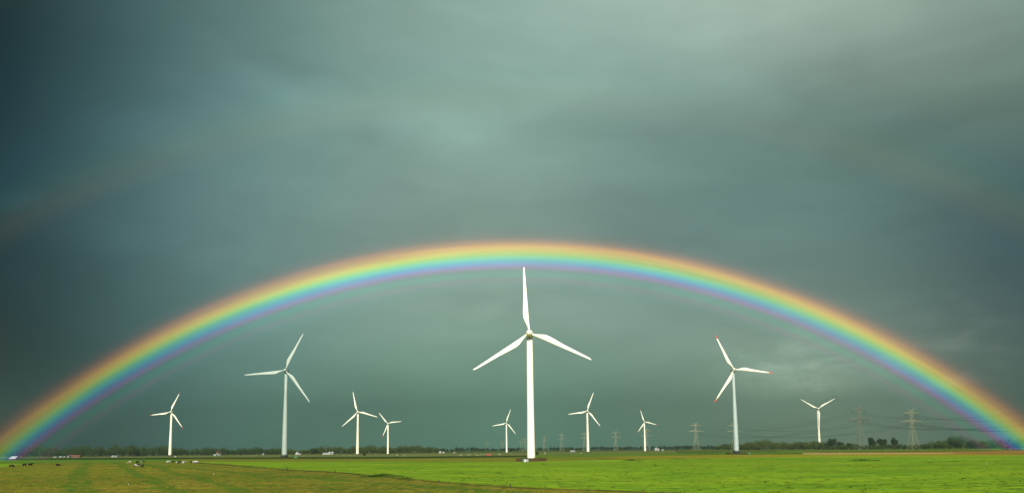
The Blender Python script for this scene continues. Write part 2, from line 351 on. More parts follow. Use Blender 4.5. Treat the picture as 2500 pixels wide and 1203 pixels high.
# ------------------------------------------------------------------ grass tufts, reeds
def blades(centres, hgt, wid, per, lean=.5):
    n = len(centres) * per
    c = np.repeat(np.asarray(centres, float), per, 0); h = np.repeat(np.asarray(hgt, float), per) * rng.uniform(.55, 1.1, n); w = np.repeat(np.asarray(wid, float), per)
    a = rng.uniform(0, 2*np.pi, n); rr = np.sqrt(rng.uniform(0, 1, n)) * w; b0 = c + np.stack([np.cos(a)*rr, np.sin(a)*rr, np.zeros(n)], 1)
    t_ = rng.uniform(0, 2*np.pi, n); bw = h * rng.uniform(.10, .22, n)
    side = np.stack([np.cos(t_)*bw, np.sin(t_)*bw, np.zeros(n)], 1)
    tip = b0 + np.stack([np.cos(a)*h*lean*rng.uniform(0, 1, n), np.sin(a)*h*lean*rng.uniform(0, 1, n), h], 1)
    V = np.stack([b0 - side, b0 + side, tip], 1).reshape(-1, 3); Fq = np.arange(3*n).reshape(-1, 3)
    return V, Fq
def inpoly(x, y, poly):
    c = False; n = len(poly)
    for i in range(n):
        x1, y1 = poly[i]; x2, y2 = poly[(i+1) % n]
        if (y1 > y) != (y2 > y) and x < (x2-x1)*(y-y1)/(y2-y1)+x1: c = not c
    return c
MEADOW = [(500,1129),(1290,1129),(1500,1124),(2000,1117),(2510,1115),(2510,1210),(1600,1210)] + DITCH[::-1][1:]
ROUGH = [(-20,1146),(64,1134),(470,1130)] + DITCH[1:] + [(1900,1225),(-20,1225)]
def scatter(poly, n, hr, wr, name, M, per, label, cat):
    C = []
    xs = [p[0] for p in poly]; ys = [p[1] for p in poly]
    while len(C) < n:
        x, y = random.uniform(min(xs), max(xs)), random.uniform(min(ys), max(ys))
        if inpoly(x, y, poly): C.append(gp(x, y))
    hh = rng.uniform(*hr, n); ww = rng.uniform(*wr, n)
    V, Fq = blades([(p.x, p.y, .02 + LAYER[0] * .5) for p in C], hh, ww, per)
    o = link(name, rawmesh(name, V, Fq), M); return tag(o, label, cat, kind='stuff')
scatter(MEADOW, 1700, (.14, .34), (.12, .6), 'grass_tufts', M_tuft_d, 26, 'small dark grass tufts dotted over the green meadow', 'grass')
scatter(MEADOW, 5000, (.08, .18), (.2, .8), 'grass_tufts', M_tuft_g, 10, 'fresh grass tufts all over the green meadow', 'grass')
scatter(ROUGH, 3200, (.14, .38), (.15, .6), 'grass_tufts', M_tuft_t, 20, 'dry tan tussocks all over the rough pasture', 'grass')
scatter(ROUGH, 2200, (.14, .36), (.12, .6), 'grass_tufts', M_tuft_d, 20, 'dark green tussocks all over the rough pasture', 'grass')
def strip(pts, n, hr, wr, depth, name, M, per, label, cat='reeds'):
    xs, ys = zip(*pts); C = []
    for _ in range(n):
        x = random.uniform(xs[0], xs[-1]); y = np.interp(x, xs, ys) + random.gauss(0, depth)
        C.append(gp(x, max(y, hor(x) + 1.5)))
    V, Fq = blades([(p.x, p.y, .05) for p in C], rng.uniform(*hr, n), rng.uniform(*wr, n), per, .3)
    o = link(name, rawmesh(name, V, Fq), M); return tag(o, label, cat, kind='stuff')
strip([(-20,1121),(250,1120),(700,1118.6),(1000,1117.6),(1300,1113)], 1500, (.5, 1.1), (.6, 2.2), .5, 'reeds', M_reed, 12, 'dark reeds along the long ditch behind the pastures')
strip(DITCH[:12], 1200, (.2, .5), (.2, .7), .9, 'ditch_growth', M_tuft_t, 10, 'tan grass fringe along the fence line ditch', 'grass')
strip(DITCH[:12], 700, (.2, .5), (.2, .6), .9, 'ditch_growth', M_tuft_d, 10, 'dark weeds along the fence line ditch', 'grass')
strip([(1080,1183),(1246,1195.5),(1350,1201)], 160, (.25, .6), (.1, .35), .8, 'ditch_growth', M_tuft_d, 12, 'tall dark weeds beside the ditch at the lower edge', 'grass')
strip([(1640,1111.2),(1830,1109.8),(2000,1106.2),(2120,1104.3),(2500,1099.8)], 500, (.35, .8), (.5, 1.6), .25, 'reeds', M_reed, 12, 'dark reeds behind the brown strip at right')
strip([(1960,1106),(2250,1105),(2520,1104)], 700, (.3, .7), (.5, 1.8), .9, 'dry_reeds', M_reed_t, 12, 'rust coloured dry reeds at the right')
strip([(1300,1109.6),(1500,1107.8),(1780,1104.8),(2000,1102)], 500, (.4, .9), (.6, 2), .4, 'reeds', M_reed, 10, 'dark reeds in the ditch behind the turbine foundations')
strip([(520,1123),(700,1122.5),(1000,1122.5),(1280,1122)], 350, (.2, .5), (.5, 1.5), 1.6, 'dry_reeds', M_tuft_t, 10, 'dry tufts in the olive verge', 'grass')
def clump(px, py, wpx, n, h, label, M=M_tuft_d, name='rush_clump', group='dark rush clumps on the meadow'):
    c = gp(px, py); d = c.y; w = wpx / F * d
    P = [(random.gauss(0, .28) * w, random.uniform(-.6, .6) * max(1.0, w * .3), .02) for _ in range(n)]
    hh = [h * random.uniform(.45, 1.1) * (1 - .5 * min(1, abs(p[0]) / (w * .6))) for p in P]
    V, Fq = blades(P, hh, [h * .5] * n, 14, .5)
    mb = MB(); ax, ay = max(abs(q[0]) for q in P) + h * .5, max(abs(q[1]) for q in P) + h * .5
    mb.rings([[(ax*k1*math.cos(j*math.pi/8), ay*k1*math.sin(j*math.pi/8), zz) for j in range(16)] for k1, zz in ((1.05, .0), (.8, h*.14), (.4, h*.24), (.1, h*.27))])
    nv = len(V); V = np.concatenate([V, np.array(mb.v)]); Fq = Fq.tolist() + [tuple(i + nv for i in f_) for f_ in mb.f]
    o = link(name, rawmesh(name, V, Fq), M); o.location = (c.x, c.y, LAYER[0]); return tag(o, label, 'plants', group)
clump(935, 1167, 66, 90, .75, 'dark bushy rush clump beside the ditch left of the nearest turbine')
clump(990, 1174, 34, 36, .55, 'smaller dark rush clump at the right end of the ditch thicket')
clump(1540, 1126, 30, 30, .8, 'dark rush clump on the meadow right of the nearest turbine')
clump(1563, 1126.5, 22, 14, .45, 'thin tail of rushes beside the clump right of the nearest turbine')
clump(1655, 1121.5, 44, 30, .6, 'wide dark rush clump at the meadow edge left of the red tipped turbine')
clump(1718, 1122.5, 16, 12, .5, 'small rush clump below the red tipped turbine at left')
clump(2105, 1125.5, 46, 46, .7, 'long dark rush clump on the meadow in front of the grey pylon')
clump(2140, 1126.5, 14, 9, .5, 'small rush tuft at the right end of the long clump')
clump(2272, 1131.5, 12, 8, .4, 'low dark tuft on the meadow in front of the pale pylon')
clump(2330, 1128, 12, 8, .4, 'low dark tuft on the meadow right of the pale pylon')
clump(1600, 1138.5, 14, 8, .35, 'low dark tuft in the middle of the bright meadow')
clump(1326, 1135, 14, 9, .35, 'low dark tuft just in front of the brown fence')
clump(1220, 1158, 16, 10, .28, 'low dark tuft on the meadow before the nearest turbine')
for i, (x, w) in enumerate([(2455, 16), (2475, 12), (2488, 18)]):
    clump(x, 1097.5, w, 26, 1.9, ['dark scrub on the green strip near the right rainbow foot, first from left', 'small middle scrub on the green strip near the right rainbow foot', 'dark scrub on the green strip at the right edge of view'][i], M_leaf3, 'scrub_clump', 'dark scrub near the right rainbow foot')

# ------------------------------------------------------------------ wind turbines
SEC = [(0.035,.026,1.0,0),(0.06,.026,1.0,0),(0.10,.034,.75,8),(.135,.046,.5,10),(.17,.060,.38,10),(.205,.072,.30,9),(.245,.080,.26,7.5),(.285,.0815,.24,6.5),(.33,.078,.22,5.5),(.39,.071,.20,4.5),(.46,.063,.185,3.6),(.55,.053,.17,3),(.70,.042,.16,2),(.82,.034,.15,1.5),(.91,.0275,.14,1),(.96,.022,.13,.5),(.985,.016,.13,.5),(1.0,.006,.2,.5)]
def blade_rings(Rr, r0_, r1_, fat):
    rr = [s for s in SEC if r0_ - 1e-6 <= s[0] <= r1_ + 1e-6]; out = []
    for (r, c, th, tw) in rr:
        c *= fat; q = []
        le = .013 * fat * (1 - .35 * r)                       # leading edge almost straight
        for j in range(14):
            a = 2*math.pi*j/14
            x = le + (-c/2 + c/2*math.cos(a)); y = c*th/2*math.sin(a) * (1 if math.cos(a) > 0 else .75)
            ct, st = math.cos(R(tw)), math.sin(R(tw))
            q.append(((x*ct - y*st)*Rr, (x*st + y*ct)*Rr, r*Rr))
        out.append(q)
    return out
def turbine(px, base_y, d, huby, hubpx, rpx, ang, wb, wt, label, red=False, m_t=M_white, m_b=M_white, m_n=None, fat=1.0, foundation=None, base_h=1.0, yaw=0.0, join=None):
    p = gd(px, d)
    t_ = empty('wind_turbine', p, label, 'wind turbine', 'wind turbines on the polder', R(yaw))
    s = d / F; hz = zat(hubpx, huby, d); rb, rtp = wb*s/2, wt*s/2; Rr = rpx*s
    z0 = base_h
    b = MB(); b.lathe([(rb, z0), (rb*.985, z0+.02*hz), (rb*.86, hz*.35), (rtp*1.12, hz*.75), (rtp, hz - rtp*1.9)], 28); b.build('tower', m_t, t_, True)
    b = MB(); b.lathe([(rtp*1.08, hz-rtp*1.9), (rtp*1.08, hz-rtp*1.45)], 24); b.build('yaw_collar', M_boxgrey, t_)
    # nacelle: rounded box behind the rotor
    nr = rtp*1.28; b = MB(); rings = []
    for (y, k_) in ((-rtp*1.5,.72),(-rtp*1.1,.95),(rtp*1.2,1.0),(rtp*3.2,.86),(rtp*4.2,.55),(rtp*4.6,.25)):
        q = []
        for j in range(16):
            a = 2*math.pi*j/16; cx, cz = math.cos(a), math.sin(a)
            ex = lambda v: math.copysign(abs(v)**.7, v)
            q.append((ex(cx)*nr*k_*.95, y, hz + ex(cz)*nr*k_))
        rings.append(q)
    b.rings([list(reversed(q)) for q in rings]); nac = b.build('nacelle', m_n or m_b, t_, True)
    b = MB(); b.bar((-nr*.3, rtp*2.6, hz+nr*.9), (-nr*.3, rtp*2.6, hz+nr*2.1), .12*nr); b.box(-nr*.55, -nr*.05, rtp*2.5, rtp*2.7, hz+nr*2.0, hz+nr*2.2); b.build('weather_mast', M_dgap, nac)
    hr = rtp*1.12; b = MB()
    b.lathe([(hr*.9, -rtp*1.6), (hr, -rtp*2.2), (hr*.97, -rtp*3.1), (hr*.8, -rtp*3.9), (hr*.45, -rtp*4.4), (hr*.1, -rtp*4.6)][::-1], 24, 'y', (0, 0, hz)); b.build('hub', m_b, t_, True)
    hy = -rtp*2.7
    for a in ang:
        b = MB(); b.rings(blade_rings(Rr, 0, .91 if red else 1.0, fat)); bo = b.build('blade', m_b, t_, True)
        bo.location = (0, hy, hz); bo.rotation_euler = (0, R(90 - a), 0)
        if red:
            b = MB(); b.rings(blade_rings(Rr, .91, 1.0, fat)); b.build('blade_tip', M_red, bo, True)
    # foundation
    b = MB()
    if foundation == 'step':
        b.lathe([(rb*1.25, 0.0), (rb*1.25, z0)], 28); b.build('foundation', M_darkbase, t_)
        b = MB(); w = 22*s; b.box(-w, w, -w*.5, w*.5, -.05, 1.05); b.build('foundation_slab', M_darkbase, t_)
    else:
        b.lathe([(rb*1.3, -.05), (rb*1.25, z0)], 28); b.build('foundation', M_darkbase, t_)
    return t_
def dist(px, by): return gp(px, by).y
turbine(1296.5, 1122, dist(1296.5,1122), 815, 1295, 164.5, (93.9, 212.7, 335.6), 19.8, 14.2, 'tallest looking white wind turbine in the middle, behind a low brown fence', m_t=M_white, base_h=.6, yaw=-3, fat=1.05)
turbine(694.5, 1117, dist(694.5,1117), 904, 699.3, 100, (64.6, 186.1, 307.9), 13.4, 7, 'large shaded grey wind turbine without red tips on a dark round base', m_t=M_shade_tower, m_b=M_shade_blade, base_h=2.9)
turbine(1797.5, 1107.5, dist(1797.5,1107.5), 902, 1792.3, 94.5, (116.5, -6.2, 237.3), 12.8, 6.8, 'large wind turbine with red blade tips and shaded pale grey tower at right', True, M_shade_blue, M_cream, fat=1.05, foundation='step', base_h=2.7)
turbine(415, 1112.4, 1900, 1005.1, 418.8, 51.5, (66, 188.6, 308), 7.4, 4.2, 'leftmost white wind turbine with red blade tips before the wood', True, base_h=2.2)
turbine(872.7, 1109.4, dist(872.7,1109.4), 1005.1, 873.9, 50.8, (103.4, -14.8, 223), 6.8, 3.9, 'white wind turbine with plain tips between the grey one and the smaller red tipped one', fat=1.0, base_h=1.2)
turbine(946.9, 1108.4, dist(946.9,1108.4), 1032.8, 947.2, 35.6, (129.8, 7.6, 248), 4.8, 2.8, 'small white turbine with red tips, right beside a plain tipped turbine', True, base_h=.9)
turbine(1236.9, 1104.8, dist(1236.9,1104.8), 1031.9, 1237.2, 35, (72, 191, 310), 4.5, 2.7, 'small distant white turbine just left of the middle tower', base_h=.8)
turbine(1435.5, 1103.4, dist(1435.5,1103.4), 1002.8, 1434.9, 47.5, (70.5, 189, 309.3), 6.6, 3.9, 'mid sized white turbine with plain tips right of the middle tower', base_h=1.0)
turbine(1574.8, 1101.2, dist(1574.8,1101.2), 1029.3, 1573.7, 31.8, (107.5, -13.8, 234.7), 4.6, 2.7, 'small distant white turbine with a pylon directly behind it', True, base_h=.8)
turbine(2001, 1094.3, 2600, 997, 1998.7, 47.5, (151, 30, 270), 6.2, 3.6, 'rightmost white turbine with one blade hanging down along its tower', base_h=.8)

# things standing round the foundations
c = gp(1297, 1126); sc = c.y / F
def fence_run(x0, x1, y0, y1, h):
    b = MB(); n = int(max(abs(x1-x0), abs(y1-y0)) / .9)
    for i in range(n):
        a0, a1 = i/n, (i+.86)/n; z = h*random.uniform(.93, 1.03)
        X0, X1 = x0+(x1-x0)*a0, x0+(x1-x0)*a1; Y0, Y1 = y0+(y1-y0)*a0, y0+(y1-y0)*a1
        b.box(min(X0,X1)-.02, max(X0,X1)+.02, min(Y0,Y1)-.03, max(Y0,Y1)+.03, .05, z)
    return b
fe = empty('board_fence', (c.x, c.y, 0), 'low brown board fence round the foot of the middle turbine', 'fence')
wl, wr = (1260-1297)*sc, (1334-1297)*sc
fence_run(wl, (1273-1297)*sc, 0, 0, 1.75).build('fence_panel', M_brown, fe); fence_run((1292-1297)*sc, wr, 0, -1.2, 1.8).build('fence_panel', M_brown, fe)
fence_run(wl, wr, 13, 13, 1.7).build('fence_panel', M_brown, fe); fence_run(wl, wl, .3, 12.8, 1.7).build('fence_panel', M_brown, fe); fence_run(wr, wr, -.9, 12.8, 1.7).build('fence_panel', M_brown, fe)
for x in np.linspace(wl, wr, 9):
    if not (1273-1297)*sc < x < (1292-1297)*sc:
        b = MB(); b.box(x-.07, x+.07, .08, .22, 0, 1.9); b.build('post', M_post, fe)
def kiosk(px, py, wpx, hpx, label, body, front, side=None, roofm=None, dep=1.6):
    q = gp(px, py); s_ = q.y / F; w, h = wpx*s_, hpx*s_
    k_ = empty('transformer_kiosk', q, label, 'kiosk', 'transformer kiosks at turbine feet')
    b = MB(); b.box(-w/2, w/2, 0, dep, .1, h*.93); b.build('cabinet', body, k_)
    b = MB(); b.box(-w/2-.06, w/2+.06, -.08, dep+.08, h*.93+.003, h); b.build('roof', roofm or body, k_)
    b = MB(); b.box(-w/2-.05, w/2+.05, -.05, dep+.05, 0, .1); b.build('plinth', M_darkbase, k_)
    b = MB(); b.box(-w*.18, w*.2, -.05, -.003, h*.12, h*.86); dd = b.build('door', front, k_)
    b = MB(); b.box(w*.12, w*.16, -.09, -.052, h*.45, h*.55); b.build('handle', M_dgap, dd)
    if side:
        b = MB(); b.box(w*.26, w*.48, -.04, -.003, h*.12, h*.86); b.build('side_panel', side, k_)
    return k_
kiosk(1282, 1128.6, 16.5, 9.6, 'dark green kiosk with a white door in the brown fence', M_dgreen, M_wallw, M_boxgrey)
kiosk(722, 1118, 7.5, 4.6, 'green kiosk beside the dark base of the grey turbine', M_green, M_green)
kiosk(428, 1114.5, 4, 2.6, 'tiny white kiosk right of the leftmost turbine', M_wallw, M_boxgrey)
kiosk(1829.5, 1110.5, 3.2, 7, 'narrow green kiosk right of the stepped dark foundation', M_green, M_dgreen)

# ------------------------------------------------------------------ pylons and wires
ARMS = [(.673, .28, .046), (.879, .21, .036)]     # height, half width, depth of the arm root (of the pylon height)
def pylon(px, d, h, label, M=M_steel, rot=0.12, detail=True, thick=1.0):
    p = gd(px, d); t_ = empty('power_pylon', p, label, 'pylon', 'power pylons crossing the polder', rot)
    w = .0045*h*thick
    b = MB()
    prof = [(0, .112), (.12, .090), (.25, .068), (.38, .050), (.50, .038), (.62, .029), (.673, .026), (.719, .024), (.80, .021), (.879, .018), (.915, .016), (.95, .012)]
    pts = lambda i: [Vector((sx*prof[i][1]*h, sy*prof[i][1]*h, prof[i][0]*h)) for sx, sy in ((-1,-1),(1,-1),(1,1),(-1,1))]
    for i in range(len(prof)-1):
        A, B = pts(i), pts(i+1)
        for j in range(4):
            b.bar(A[j], B[j], w*1.1)
            k_ = (j+1) % 4
            b.bar(A[j], B[k_], w*.55); b.bar(A[k_], B[j], w*.55)
            if i in (1, 3, 6, 7, 9, 11) or i == 0: b.bar(B[j], B[k_], w*.8)
    b.build('lattice_mast', M, t_)
    for (hh, hw, dp) in ARMS:
        b = MB(); bw = .022*h if hh < .8 else .015*h
        for s_ in (-1, 1):
            tip = Vector((s_*hw*h, 0, hh*h))
            for sy in (-1, 1):
                b.bar((s_*bw, sy*bw, hh*h), tip, w); b.bar((s_*bw, sy*bw, (hh+dp)*h), tip + Vector((0, 0, .003*h)), w)
                for q_ in range(1, 5):
                    f0 = q_/5; lo = Vector((s_*bw, sy*bw, hh*h)).lerp(tip, f0); hi_ = Vector((s_*bw, sy*bw, (hh+dp)*h)).lerp(tip, f0); hi2 = Vector((s_*bw, sy*bw, (hh+dp)*h)).lerp(tip, f0-.2)
                    b.bar(lo, hi_, w*.7); b.bar(lo, hi2, w*.7)
        b.build('crossarm', M, t_)
    b = MB()
    for s_ in (-1, 1):
        b.bar((s_*.010*h, 0, .945*h), (s_*.095*h, 0, 1.0*h), w*1.1); b.bar((s_*.018*h, 0, .90*h), (s_*.095*h, 0, 1.0*h), w*.8)
    b.build('earth_wire_horns', M, t_)
    hang = []
    iw = w*1.1
    for (hh, hw, dp) in ARMS:
        xs = (.222, .108) if hh < .8 else (.165,)
        for s_ in (-1, 1):
            for x in xs:
                b = MB(); z = hh*h; o_ = .046*h; z1 = z - .058*h
                b.bar((s_*x*h - o_, 0, z), (s_*x*h, 0, z1), iw); b.bar((s_*x*h + o_, 0, z), (s_*x*h, 0, z1), iw)
                if detail: b.build('insulator', M_insul, t_)
                hang.append(Vector((s_*x*h, 0, z1)))
    mw = Matrix.Translation(p) @ Matrix.Rotation(rot, 4, 'Z')
    return [mw @ q for q in hang]
A1 = pylon(2230, 1215, 61.5, 'pale yellowish lattice pylon nearest the right foot of the rainbow', M_steel, .20, thick=1.0)
B1 = pylon(2101, 1290, 71, 'dull grey lattice pylon with dark insulators left of the pale pylon', M_steel2, .30, thick=1.0)
A2 = pylon(1794, 1890, 64, 'lattice pylon mostly hidden behind the big red tipped turbine', M_steel_sunlit, .15, False, .95)
B2 = pylon(1700, 1900, 66, 'faint lattice pylon standing alone left of the big red tipped turbine', M_steel_sunlit, .15, False, .95)
A3 = pylon(1579, 2300, 63, 'lattice pylon behind the small turbine with its arms showing on both sides', M_steel_sunlit, .12, False, .95)
B3 = pylon(1504, 2500, 62, 'faint pylon between the mid sized turbine and the small red tipped one', M_steel_sunlit, .12, False, .95)
pylon(1427, 2750, 64, 'pylon half hidden by the mid sized plain turbine right of the middle tower', M_steel_sunlit, .12, False, .95)
pylon(1371, 2850, 62, 'faint pylon midway between the middle tower and the mid sized turbine', M_steel_sunlit, .12, False, .95)
pylon(1329, 3400, 62, 'clear small pylon close to the right of the middle tower', M_steel_sunlit, .12, False, 1.2)
pylon(1282, 3700, 62, 'small pylon touching the left edge of the middle tower', M_steel_sunlit, .12, False, 1.2)
pylon(1272, 4200, 62, 'small pylon left of the one that touches the middle tower', M_steel_sunlit, .12, False, 1.2)
pylon(1228.5, 4500, 60, 'small pylon partly behind the small turbine left of the middle tower', M_steel_sunlit, .12, False, 1.2)
pylon(1224.5, 4900, 60, 'thin pylon just left of the small turbine left of the middle tower', M_steel_sunlit, .12, False, 1.2)
pylon(1189, 4700, 58, 'faint pylon standing alone further left of the small central turbine', M_steel_sunlit, .12, False, 1.3)
pylon(1104, 5600, 56, 'very faint pylon above the white farm at the wood end', M_steel2, .12, False, 1.1)
def wires(P, Q, sag, rad, lab, flat=None):
    for i, (a, c_) in enumerate(zip(P, Q)):
        cu = bpy.data.curves.new('power_line', 'CURVE'); cu.dimensions = '3D'; cu.bevel_depth = rad; cu.bevel_resolution = 1
        s_ = cu.splines.new('POLY'); n = 40; s_.points.add(n)
        for k_ in range(n+1):
            f0 = k_/n; q = a.lerp(c_, f0); s_.points[k_].co = (q.x, q.y, q.z - 4*sag*f0*(1-f0), 1)
        tmp = bpy.data.objects.new('tmp', cu); me = bpy.data.meshes.new_from_object(tmp); bpy.data.objects.remove(tmp); bpy.data.curves.remove(cu)
        me.name = 'power_line'; o = link('power_line', me, M_wire)
        tag(o, lab, 'power line', lab.split(',')[0])
off = Vector((95, -430, 0))
wires(A1, [q + off for q in A1], 15.5, .12, 'dark power lines running right from the pale pylon, crossing the rainbow')
wires(A1, A2, 15, .07, 'thin power lines sagging between the pale pylon and the red tipped turbine')
wires(B1, [q + off for q in B1], 17, .09, 'dark power lines running right from the dull grey pylon, behind the pale pylon')
wires(B1, B2, 17, .07, 'thin power lines sagging left from the dull grey pylon, behind the rightmost turbine')

# ------------------------------------------------------------------ trees and woods
def crown_quads(c, rx, ry, rz, n, size, lumps=9, skirt=.0):
    """leaf-sized quads spread over lumpy clumps that fill an egg shaped crown"""
    c = np.asarray(c, float); out = []
    L = []
    for _ in range(lumps):
        v = rng.normal(size=3); v /= np.linalg.norm(v); r_ = rng.uniform(.25, .74)
        L.append((v*r_*np.array([rx, ry, rz]), rng.uniform(.32, .58)))
    L.append((np.zeros(3), .62))
    k_ = rng.integers(0, len(L), n)
    cc = np.array([L[i][0] for i in k_]); rr = np.array([L[i][1] for i in k_])
    v = rng.normal(size=(n, 3)); v /= np.linalg.norm(v, axis=1)[:, None]
    rad = rr * rng.uniform(.45, 1.08, n)
    P = c + cc + v * rad[:, None] * np.array([rx, ry, rz])
    nrm = v + rng.normal(size=(n, 3)) * .55; nrm /= np.linalg.norm(nrm, axis=1)[:, None]
    a = np.cross(nrm, rng.normal(size=(n, 3))); a /= np.linalg.norm(a, axis=1)[:, None]; b_ = np.cross(nrm, a)
    s_ = size * rng.uniform(.6, 1.3, n)[:, None]
    V = np.stack([P - a*s_*.5, P + b_*s_*.36, P + a*s_*.5, P - b_*s_*.36], 1).reshape(-1, 3)
    V[:, 2] = np.maximum(V[:, 2], .05)
    return V
def tree(px, base_y, d, wpx, hpx, label, M=M_leaf, shape='round', group='trees at the edge of the polder'):
    p = gd(px, d); s_ = d/F; w = wpx*s_; h = hpx*s_
    t_ = empty('tree', p, label, 'tree', group)
    b = MB(); th = h*.3 if shape != 'bush' else h*.12; tr = max(.18, h*.022)
    b.lathe([(tr*1.5, -.1), (tr, h*.08), (tr*.8, th), (tr*.35, h*.7)], 8)
    for j in range(6):
        a = j*1.05+random.random(); q0 = Vector((0, 0, th*random.uniform(.8, 1.3))); q1 = Vector((math.cos(a)*w*.3, math.sin(a)*w*.3, h*random.uniform(.5, .8)))
        b.bar(q0, q1, tr*.8, tr*.25)
    b.build('trunk', M_trunk, t_)
    lo = {'round': .14, 'tall': .10, 'bush': .0}[shape]
    cz = h*(lo + (1-lo)/2); n = int(min(2600, 700 + w*h*7))
    V = crown_quads((0, 0, cz), w*.56, w*.5, h*(1-lo)*.56, n, max(.7, h*.075), 12)
    k_ = h / V[:, 2].max(); V[:, 2] *= k_
    link('crown', rawmesh('crown', V, np.arange(len(V)).reshape(-1, 4)), M, t_)
    return t_
def wood(name, spans, n, M, label, dr_=(0, 120), size=1.5, quads=170):
    px0 = spans[0][0]; n = int(n * 2.0); quads = int(quads * 1.35)
    """spans: (px, top_y, distance) along the wood's edge; many crowns grown into one mass"""
    xs = [q[0] for q in spans]; Vs = []; T = MB()
    for _ in range(n):
        x = random.uniform(xs[0], xs[-1]); d = np.interp(x, xs, [q[2] for q in spans]) + random.uniform(*dr_)
        ty = np.interp(x, xs, [q[1] for q in spans]); h = max(3.0, zat(x, ty, d)) * random.choice((.55, .78, .9, .96, 1.0, 1.04, 1.08)) * random.uniform(.92, 1.08) * (1 + .13*math.sin(x/17+px0) + .12*math.sin(x/6.1+2*px0))
        p = gd(x, d); w = h*random.uniform(.7, 1.2)
        Vs.append(crown_quads((p.x, p.y, h*.52), w*.5, w*.5, h*.52, quads, size*random.uniform(.8, 1.2), 7))
        T.bar((p.x, p.y, 0), (p.x, p.y, h*.6), .5, .2)
    V = np.concatenate(Vs)
    o = link(name, rawmesh(name, V, np.arange(len(V)).reshape(-1, 4)), M); tag(o, label, 'wood', kind='stuff')
    T.build('trunks', M_trunk, o)
    return o
wood('wood', [(-60,1090,2000),(60,1086,2000),(90,1085,2000),(140,1090,2000),(285,1087,2000),(400,1088,2050),(430,1091,2100),(560,1093,2200),(690,1093,2300)], 330, M_leaf, 'dark wood along the left horizon behind the leftmost turbine')
wood('wood', [(640,1094,2350),(735,1096,2300),(760,1095,2200),(800,1090,2200),(860,1087.5,2150),(930,1088,2150),(1030,1086.5,2150),(1062,1089,2200),(1080,1098,2250)], 190, M_leaf2, 'olive green wood behind the two white turbines left of the middle')
wood('wood', [(1040,1093,3600),(1135,1091.5,3900),(1200,1093,4200),(1330,1091,4300),(1500,1089,4200),(1700,1086,4000),(1800,1084,3700)], 240, M_leaf3, 'far blue grey wood fading in the rain behind the pylons', (0, 200), 2.6, 130)
wood('wood', [(1745,1089,2300),(1772,1087,2200),(1800,1079,2000),(1840,1075,1900),(1900,1076,1900),(1960,1078,1900),(2010,1076,1850)], 130, M_leaf2, 'olive wood between the red tipped turbine and the rightmost turbine')
wood('hedge', [(2010,1086,1560),(2120,1083,1500),(2180,1084,1480),(2235,1083,1420),(2300,1076,1380),(2420,1082,1350),(2520,1083,1350)], 170, M_leaf, 'long dark hedge below the pylons at right', (0, 40), 1.1, 130)
wood('wood', [(2295,1078,2300),(2320,1066,2300),(2345,1063,2300),(2370,1068,2300),(2395,1078,2300)], 40, M_leaf, 'hazy rounded copse far behind the hedge at right', (0, 60), 1.6)
wood('wood', [(2400,1072,2400),(2430,1068,2400),(2460,1067,2400),(2520,1068,2400)], 40, M_leaf, 'hazy copse behind the right foot of the rainbow', (0, 60), 1.6)
tree(2030, 1092, 1700, 36, 28, 'broad tall dark tree right of the rightmost turbine', M_leaf3)
tree(2052, 1093, 1650, 20, 19, 'smaller dark tree at the right flank of the broad tall tree', M_leaf3)
tree(2076, 1093, 1560, 22, 17, 'low dark tree at the left foot of the dull grey pylon', M_leaf3)
tree(2130, 1092, 1600, 17, 30, 'narrow dark tree with a pointed top, first of three behind the hedge', M_leaf3, 'tall')
tree(2154, 1091, 1600, 26, 27, 'wide square topped dark tree, middle of three behind the hedge', M_leaf3)
tree(2184, 1090, 1560, 18, 29, 'upright dark tree left of the pale pylon, third of three', M_leaf3, 'tall')
tree(2296, 1088, 1330, 22, 21, 'rounded tree in the hedge right of the pale pylon', M_leaf)
tree(2332, 1088, 1330, 32, 23, 'broad dark rounded tree in the hedge under the hazy copse', M_leaf3)
tree(2373, 1087, 1330, 26, 20, 'dark rounded tree in the hedge, just left of the palest rounded tree', M_leaf3)
tree(2401, 1087, 1330, 28, 21, 'olive rounded tree in the hedge with gaps on either side', M_leaf2)
tree(2427, 1086, 1330, 22, 15, 'low rounded bush in the hedge left of the rainbow foot', M_leaf, 'bush')
tree(2448, 1086, 1330, 18, 13, 'low olive bush in the hedge at the inner rim of the rainbow foot', M_leaf2, 'bush')
tree(2482, 1086, 1330, 30, 16, 'low dark tree standing in the right foot of the rainbow', M_leaf3, 'bush')
tree(765, 1109, 1900, 26, 17, 'dark round tree standing out right of the grey turbine', M_leaf3)
tree(890, 1112.5, 1150, 8, 7.5, 'small dark bush right of the foot of a white plain tipped turbine', M_leaf3, 'bush')
tree(1311, 1112.5, 880, 9, 10, 'dark bush showing beside the foot of the middle tower', M_leaf3, 'bush')
tree(1384, 1103, 2300, 17, 11, 'pale olive round bush between the middle tower and the mid sized turbine', M_leaf2, 'bush')
tree(1651, 1101.5, 1700, 3.5, 5, 'tiny lone dark bush on the field below the lone faint pylon', M_leaf3, 'bush')
tree(1247, 1104, 2300, 6, 6, 'tiny dark bush right of the small turbine left of the middle tower', M_leaf3, 'bush')
tree(1108, 1106, 2300, 22, 9, 'low spreading tree at the end of the wood beside the white farm', M_leaf2, 'bush')

